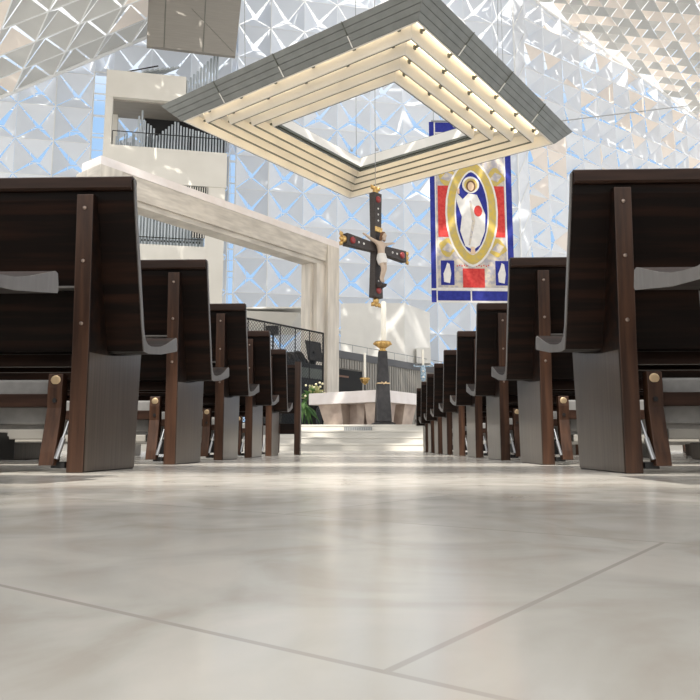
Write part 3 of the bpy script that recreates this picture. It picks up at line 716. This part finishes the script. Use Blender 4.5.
# trumpet pipes lying above the gallery
m = MB()
for i in range(7):
    u = -10.9 + i * .22; m.tube([(u, .5, 16.45 + .05 * i), (u + .8, .2, 16.75 + .05 * i)], [.02, .055], 8)
m.build('trumpet_pipes', M_pipe, og)
m = MB(); m.tube([(-11.3, .2, 16.5), (-9.7, .2, 17.0)], .03, 6);  m.build('trumpet_rack', M_black, og)

# hanging acoustic panel
ap = empty('acoustic_panel', (0, 31, 0), yaw, label='large grey rectangular acoustic panel hanging at the top, left of the canopy', cat='acoustic panel')
m = MB(); m.prism([(-10.2, 17.68), (-6.32, 17.62), (-6.05, 21.2), (-10.2, 21.2)], -.2, 0, axis='y'); m.build('panel', M_grey, ap)
m = MB()
for (a, b) in (((-9.45, 17.69), (-9.45, 21.2)), ((-7.75, 17.66), (-7.68, 21.2))): m.tube([(a[0], -.205, a[1]), (b[0], -.205, b[1])], .018, 4)
m.tube([(-8.3, -.205, 19.7), (-6.4, -.205, 17.8)], .008, 4); m.build('seam', M_rim, ap)
for u in (-9.9, -6.5):
    m = MB(); m.tube([(u, -.1, 21.2), (u, -.1, 27)], .02, 6); m.build('suspension_cable', M_cable, ap)

# ------------------------------------------------------------------ banner
bn = empty('hanging_tapestry', (2.45, 28, 5.9), R(4), label='tall tapestry with blue border and robed figure in a gold almond frame', cat='tapestry')
BW, BH = 3.43, 7.75
def rect(m, x0, z0, x1, z1, y, t=.006, mi=0): m.box((x0, y - t, z0), (x1, y, z1), mi=mi)
m = MB(); rect(m, 0, 0, BW, BH, .02, .02); m.build('cloth', M_whc, bn)
m = MB(); rect(m, .20, .62, BW - .30, BH - .5, -.002); m.build('mottled_field', M_groundc, bn)
for (a, b, c, d) in ((0, 0, .20, BH - 0), (BW - .24, 0, BW, BH), (.02 + .22, .08, 1.60, .48), (1.66, .08, BW - .28, .48), (.26, BH - .45, 1.6, BH - .02), (1.66, BH - .45, BW - .26, BH - .02)):
    m = MB(); rect(m, a, b, c, d, -.002); m.build('blue_border', M_bluec, bn)
m = MB(); rect(m, .0, .50, BW, .58, -.012); rect(m, .215, 0, .25, BH, -.012); m.build('white_piping', M_whc, bn)
cx, czz = 1.72, 3.80
def lens(rx, rz, n=28):
    pts = []
    for i in range(n):
        t = 2 * math.pi * i / n; x = math.cos(t); z = math.sin(t)
        pts.append((cx + rx * (abs(x) ** 1.25) * (1 if x > 0 else -1), czz + rz * (abs(z) ** .92) * (1 if z > 0 else -1)))
    return pts
def flat(name, pts, y, mt, t=.008):
    m = MB(); m.prism(pts, y - t, y, axis='y'); return m.build(name, mt, bn)
for (a, b) in ((.32, 1.05), (BW - 1.02, BW - .33)):
    flat('red_panel', [(a, 2.75), (b, 2.75), (b, 4.95), (a, 4.95)], -.012, M_redc)
for (x, z) in ((.70, 2.30), (2.75, 2.30), (.70, 5.35), (2.75, 5.35)):
    blob = [(x + .36 * math.cos(t) * (1 + .18 * math.sin(3 * t + x)), z + .36 * math.sin(t) * (1 + .15 * math.cos(4 * t))) for t in [i * math.pi / 9 for i in range(18)]]
    flat('gold_emblem', blob, -.014, M_yelc)
    flat('gold_emblem_wing', [(x - .25, z - .1), (x + .1, z - .22), (x + .28, z + .05), (x, z + .2)], -.024, M_groundc)
for a in (.40, 2.65):
    flat('blue_square', [(a, .72), (a + .55, .72), (a + .55, 1.75), (a, 1.75)], -.012, M_bluec)
    flat('white_figure', [(a + .12, .85), (a + .36, .80), (a + .42, 1.2), (a + .36, 1.60), (a + .26, 1.66), (a + .20, 1.45), (a + .10, 1.2)], -.022, M_whc)
flat('red_square', [(1.30, .62), (2.20, .62), (2.20, 1.42), (1.30, 1.42)], -.012, M_redc)
flat('mandorla_edge', lens(1.10, 2.32), -.026, M_whc); flat('mandorla', lens(1.02, 2.22), -.036, M_yelc); flat('mandorla_inner_edge', lens(.72, 1.82), -.044, M_whc); flat('mandorla_field', lens(.66, 1.74), -.050, M_bluec)
robe = [(1.42, 2.35), (1.75, 2.20), (2.02, 2.40), (2.25, 3.0), (2.28, 3.7), (2.10, 4.2), (1.95, 4.55), (1.60, 4.62), (1.35, 4.35), (1.12, 4.62), (1.10, 4.25), (1.30, 3.6), (1.22, 3.0)]
flat('robe', robe, -.060, M_whc)
flat('halo', [(1.70 + .36 * math.cos(i * math.pi / 10), 4.98 + .36 * math.sin(i * math.pi / 10)) for i in range(20)], -.066, M_whc)
flat('halo_ring', [(1.70 + .28 * math.cos(i * math.pi / 10), 4.98 + .28 * math.sin(i * math.pi / 10)) for i in range(20)], -.072, M_yelc)
flat('hair', [(1.70 + .20 * math.cos(i * math.pi / 8), 4.92 + .25 * math.sin(i * math.pi / 8)) for i in range(16)], -.080, M_hairc)
flat('face', [(1.70 + .13 * math.cos(i * math.pi / 8), 4.90 + .19 * math.sin(i * math.pi / 8)) for i in range(16)], -.088, M_skin)
flat('red_disc', [(1.98 + .17 * math.cos(i * math.pi / 7), 3.85 + .24 * math.sin(i * math.pi / 7)) for i in range(14)], -.072, M_redc)
flat('robe_fold', [(1.55, 2.4), (1.62, 2.38), (1.85, 3.4), (1.70, 4.3), (1.62, 4.3), (1.72, 3.4)], -.068, M_groundc)
flat('hand', [(1.12, 4.60), (1.22, 4.58), (1.22, 4.80), (1.12, 4.84)], -.070, M_skin)
flat('feet', [(1.62, 2.02), (1.84, 2.02), (1.80, 2.32), (1.66, 2.32)], -.064, M_skin)
m = MB()
for k in range(14): rect(m, 1.05 + k * .1, 1.50 + .03 * (k % 2), 1.10 + k * .1, 1.55 + .03 * (k % 2), -.012)
m.build('red_dots', M_redc, bn)
m = MB(); m.tube([(.1, -.03, BH + .03), (BW - .1, -.03, BH + .03)], .04, 8); m.tube([(.2, -.03, BH), (.2, -.03, 19)], .012, 5); m.tube([(BW - .2, -.03, BH), (BW - .2, -.03, 19)], .012, 5); m.build('hanging_rod', M_cable, bn)

# ------------------------------------------------------------------ chancel back wall pieces
m = MB(); m.prism([(-1.35, 30.3), (1.45, 30.3), (2.75, 32.6), (-1.35, 32.6)], .6, 6.35, axis='z'); m.box((2.0, 30.9, 3.75), (2.62, 31.5, 4.45)); tag(m.build('wall_inner', M_plaster, loc=(0, 30.3, .6)), kind='structure')
sw = empty('slatted_screen', (-1.11, 26.0, .6), R(54), label='grey vertical slatted screen wall with a dark band behind the altar', cat='screen wall')
LN = 7.6
m = MB(); m.box((-.4, .05, 0), (LN, .12, 2.95)); m.build('backing', M_slat, sw)
for i in range(38):
    m = MB(); x = 1.25 + i * .168; m.box((x, -.02, 0), (x + .12, .06, 2.78)); m.build('slat', M_slat, sw)
for i in range(10):
    m = MB(); x = -.35 + i * .16; m.box((x, -.02, 2.4), (x + .12, .06, 2.78)); m.build('slat', M_slat, sw)
m = MB(); m.box((-.4, -.06, 2.76), (LN, .14, 3.04)); m.build('top_band', M_band, sw)
m = MB(); m.box((-.35, -.03, .9), (1.22, .045, 2.35)); m.build('opening', M_dark, sw)  # near-black box, the shade of the opening put into its colour
m = MB(); m.box((-.3, -.05, 2.05), (.35, -.035, 2.12)); m.build('sill', mat('brown_sill', (.16, .08, .05), .5), sw)
m = MB(); m.tube([(-.4, 0, 3.34), (LN, 0, 3.34)], .015, 6)
for i in range(9): m.tube([(-.3 + i * .95, 0, 3.04), (-.3 + i * .95, 0, 3.34)], .012, 6)
m.build('handrail', M_cable, sw)
# small grille block on the pale wall behind the right candlestick

# white ledge, mesh railing, music console
lg = empty('white_ledge', (-4.5, 26.5, .6), label='white projecting ledge with sloping underside above the black mesh railing', cat='ledge')
def LP(x, y, z): return (x + 4.5, y - 26.5, z - .6)
m = MB(); m.hexa([LP(-6.3, 26.2, 4.71), LP(-3.08, 26.2, 4.62), LP(-3.08, 28.2, 4.62), LP(-6.3, 28.2, 4.71)], [LP(-6.3, 25.4, 5.16), LP(-2.65, 25.4, 5.0), LP(-2.65, 28.2, 5.0), LP(-6.3, 28.2, 5.16)])
m.build('slab', M_plaster, lg)
m = MB(); m.box(LP(-6.3, 25.36, 5.16), LP(-2.62, 28.2, 5.22)); m.build('coping', M_plaster, lg)
m = MB(); m.box(LP(-6.1, 27.0, .6), LP(-5.5, 27.6, 4.70)); m.build('support', M_plaster, lg)
mr = empty('mesh_railing', (-1.47, 21.0, .6), R(234), label='black wire mesh railing in front of the right portal pillar', cat='railing')
HR = 2.90; LR = 4.4
m = MB(); m.tube([(0, 0, HR), (LR, 0, HR)], .03, 6); m.build('top_rail', M_black, mr)
m = MB(); m.tube([(0, 0, .1), (LR, 0, .1)], .03, 6); m.build('bottom_rail', M_black, mr)
for i in range(8):
    m = MB(); x = i * LR / 7; m.tube([(x, 0, 0), (x, 0, HR)], .032 if i == 0 else .018, 6); m.build('post', M_black, mr)
m = MB(); k = -HR
while k < LR:
    a = max(k, 0); b = min(LR, k + HR - .1)
    if b > a:
        m.tube([(a, 0, .1 + (a - k)), (b, 0, .1 + (b - k))], .007, 3, caps=False)
        m.tube([(a, 0, HR - (a - k)), (b, 0, HR - (b - k))], .007, 3, caps=False)
    k += .11
m.build('wire_mesh', M_black, mr)
cs = empty('organ_console', (-2.30, 21.20, .6), R(54), label='black draped keyboard console between the mesh railing and the portal', cat='organ console')
m = MB(); m.box((-1.0, -.36, 0), (.85, .40, 2.0), bev=.04); m.build('body', M_black, cs)
m = MB()
for i in range(8):
    x = -.85 + i * .15; m.ball((x, .0, 2.0 + .05 * math.sin(i * 2.3)), .24, (1, 1.2, 1.0 + .5 * math.sin(i * 1.3) ** 2))
m.build('drape', M_black, cs)
m = MB(); m.hexa([(.20, -.34, 2.12), (.86, -.34, 2.12), (.86, -.30, 2.10), (.20, -.30, 2.10)], [(.30, -.10, 2.76), (1.02, -.10, 2.76), (1.02, -.07, 2.76), (.30, -.07, 2.76)]); m.box((.5, -.28, 1.95), (.6, -.1, 2.4)); m.build('music_desk', M_black, cs)
m = MB(); m.box((-.9, -.39, 1.55), (.75, -.355, 1.85)); m.build('keyboard_cover', M_rim, cs)
sb = empty('loudspeaker', (-3.06, 21.42, .6), 0, label='small black loudspeaker box on a pole rising above the console', cat='loudspeaker')
m = MB(); m.tube([(0, 0, 0), (0, 0, 2.95)], .03, 8); m.build('pole', M_black, sb)
m = MB(); m.lathe([(.2, 0), (.2, .03), (.05, .05)], n=16); m.build('base', M_black, sb)
m = MB(); m.box((-.22, -.15, 2.93), (.17, .15, 3.20), bev=.01); m.build('cabinet', M_black, sb)

# ------------------------------------------------------------------ light
w = bpy.data.worlds.new('sky'); SC.world = w; w.use_nodes = True; nt = w.node_tree
bg = nt.nodes['Background']; tc = nt.nodes.new('ShaderNodeTexCoord'); sp = nt.nodes.new('ShaderNodeSeparateXYZ')
mr_ = nt.nodes.new('ShaderNodeMapRange'); mr_.inputs['From Min'].default_value = -.1; mr_.inputs['From Max'].default_value = .55
rp = nt.nodes.new('ShaderNodeValToRGB')
rp.color_ramp.elements[0].color = (1.0, .975, .93, 1); rp.color_ramp.elements[1].color = (.19, .37, .62, 1)
nz = nt.nodes.new('ShaderNodeTexNoise'); nz.inputs['Scale'].default_value = 3; nz.inputs['Detail'].default_value = 5
ad = nt.nodes.new('ShaderNodeMath'); ad.operation = 'MULTIPLY_ADD'; ad.inputs[1].default_value = -.25
L = nt.links.new
L(tc.outputs['Generated'], sp.inputs[0]); L(tc.outputs['Generated'], nz.inputs['Vector'])
mz = nt.nodes.new('ShaderNodeMapRange'); mz.inputs['From Min'].default_value = .43; mz.inputs['From Max'].default_value = .54; mz.inputs['To Min'].default_value = 1; mz.inputs['To Max'].default_value = 0
mu = nt.nodes.new('ShaderNodeMath'); mu.operation = 'MULTIPLY'
L(sp.outputs['Z'], mz.inputs[0]); L(sp.outputs['Y'], mr_.inputs[0]); L(nz.outputs[0], ad.inputs[0]); L(mr_.outputs[0], ad.inputs[2]); L(ad.outputs[0], mu.inputs[0]); L(mz.outputs[0], mu.inputs[1]); L(mu.outputs[0], rp.inputs[0])
L(rp.outputs[0], bg.inputs[0]); bg.inputs[1].default_value = 1.0
sun = bpy.data.lights.new('sun', 'SUN'); sun.energy = 4.2; sun.angle = R(.53); sun.color = (1, .95, .86)
so = bpy.data.objects.new('sun', sun); COL.objects.link(so)
sd = Vector((.08, .55, -.83)).normalized()     # high behind the camera
so.rotation_euler = sd.to_track_quat('-Z', 'Y').to_euler(); so.location = (20, 20, 30)

# ------------------------------------------------------------------ camera
cam = bpy.data.cameras.new('camera'); cam.lens = 36; cam.sensor_width = 36; cam.clip_start = .01; cam.clip_end = 300
co = bpy.data.objects.new('camera', cam); COL.objects.link(co); SC.camera = co
p = math.atan(97 / 700); psi = math.atan(22 / 700 * math.cos(p))
co.location = (0, 0, .075); co.rotation_euler = (R(90) + p, 0, psi)
SC.view_settings.view_transform = 'Standard'; SC.view_settings.look = 'None'; SC.view_settings.gamma = 1; SC.view_settings.use_curve_mapping = False
SC.view_settings.exposure = 0.55
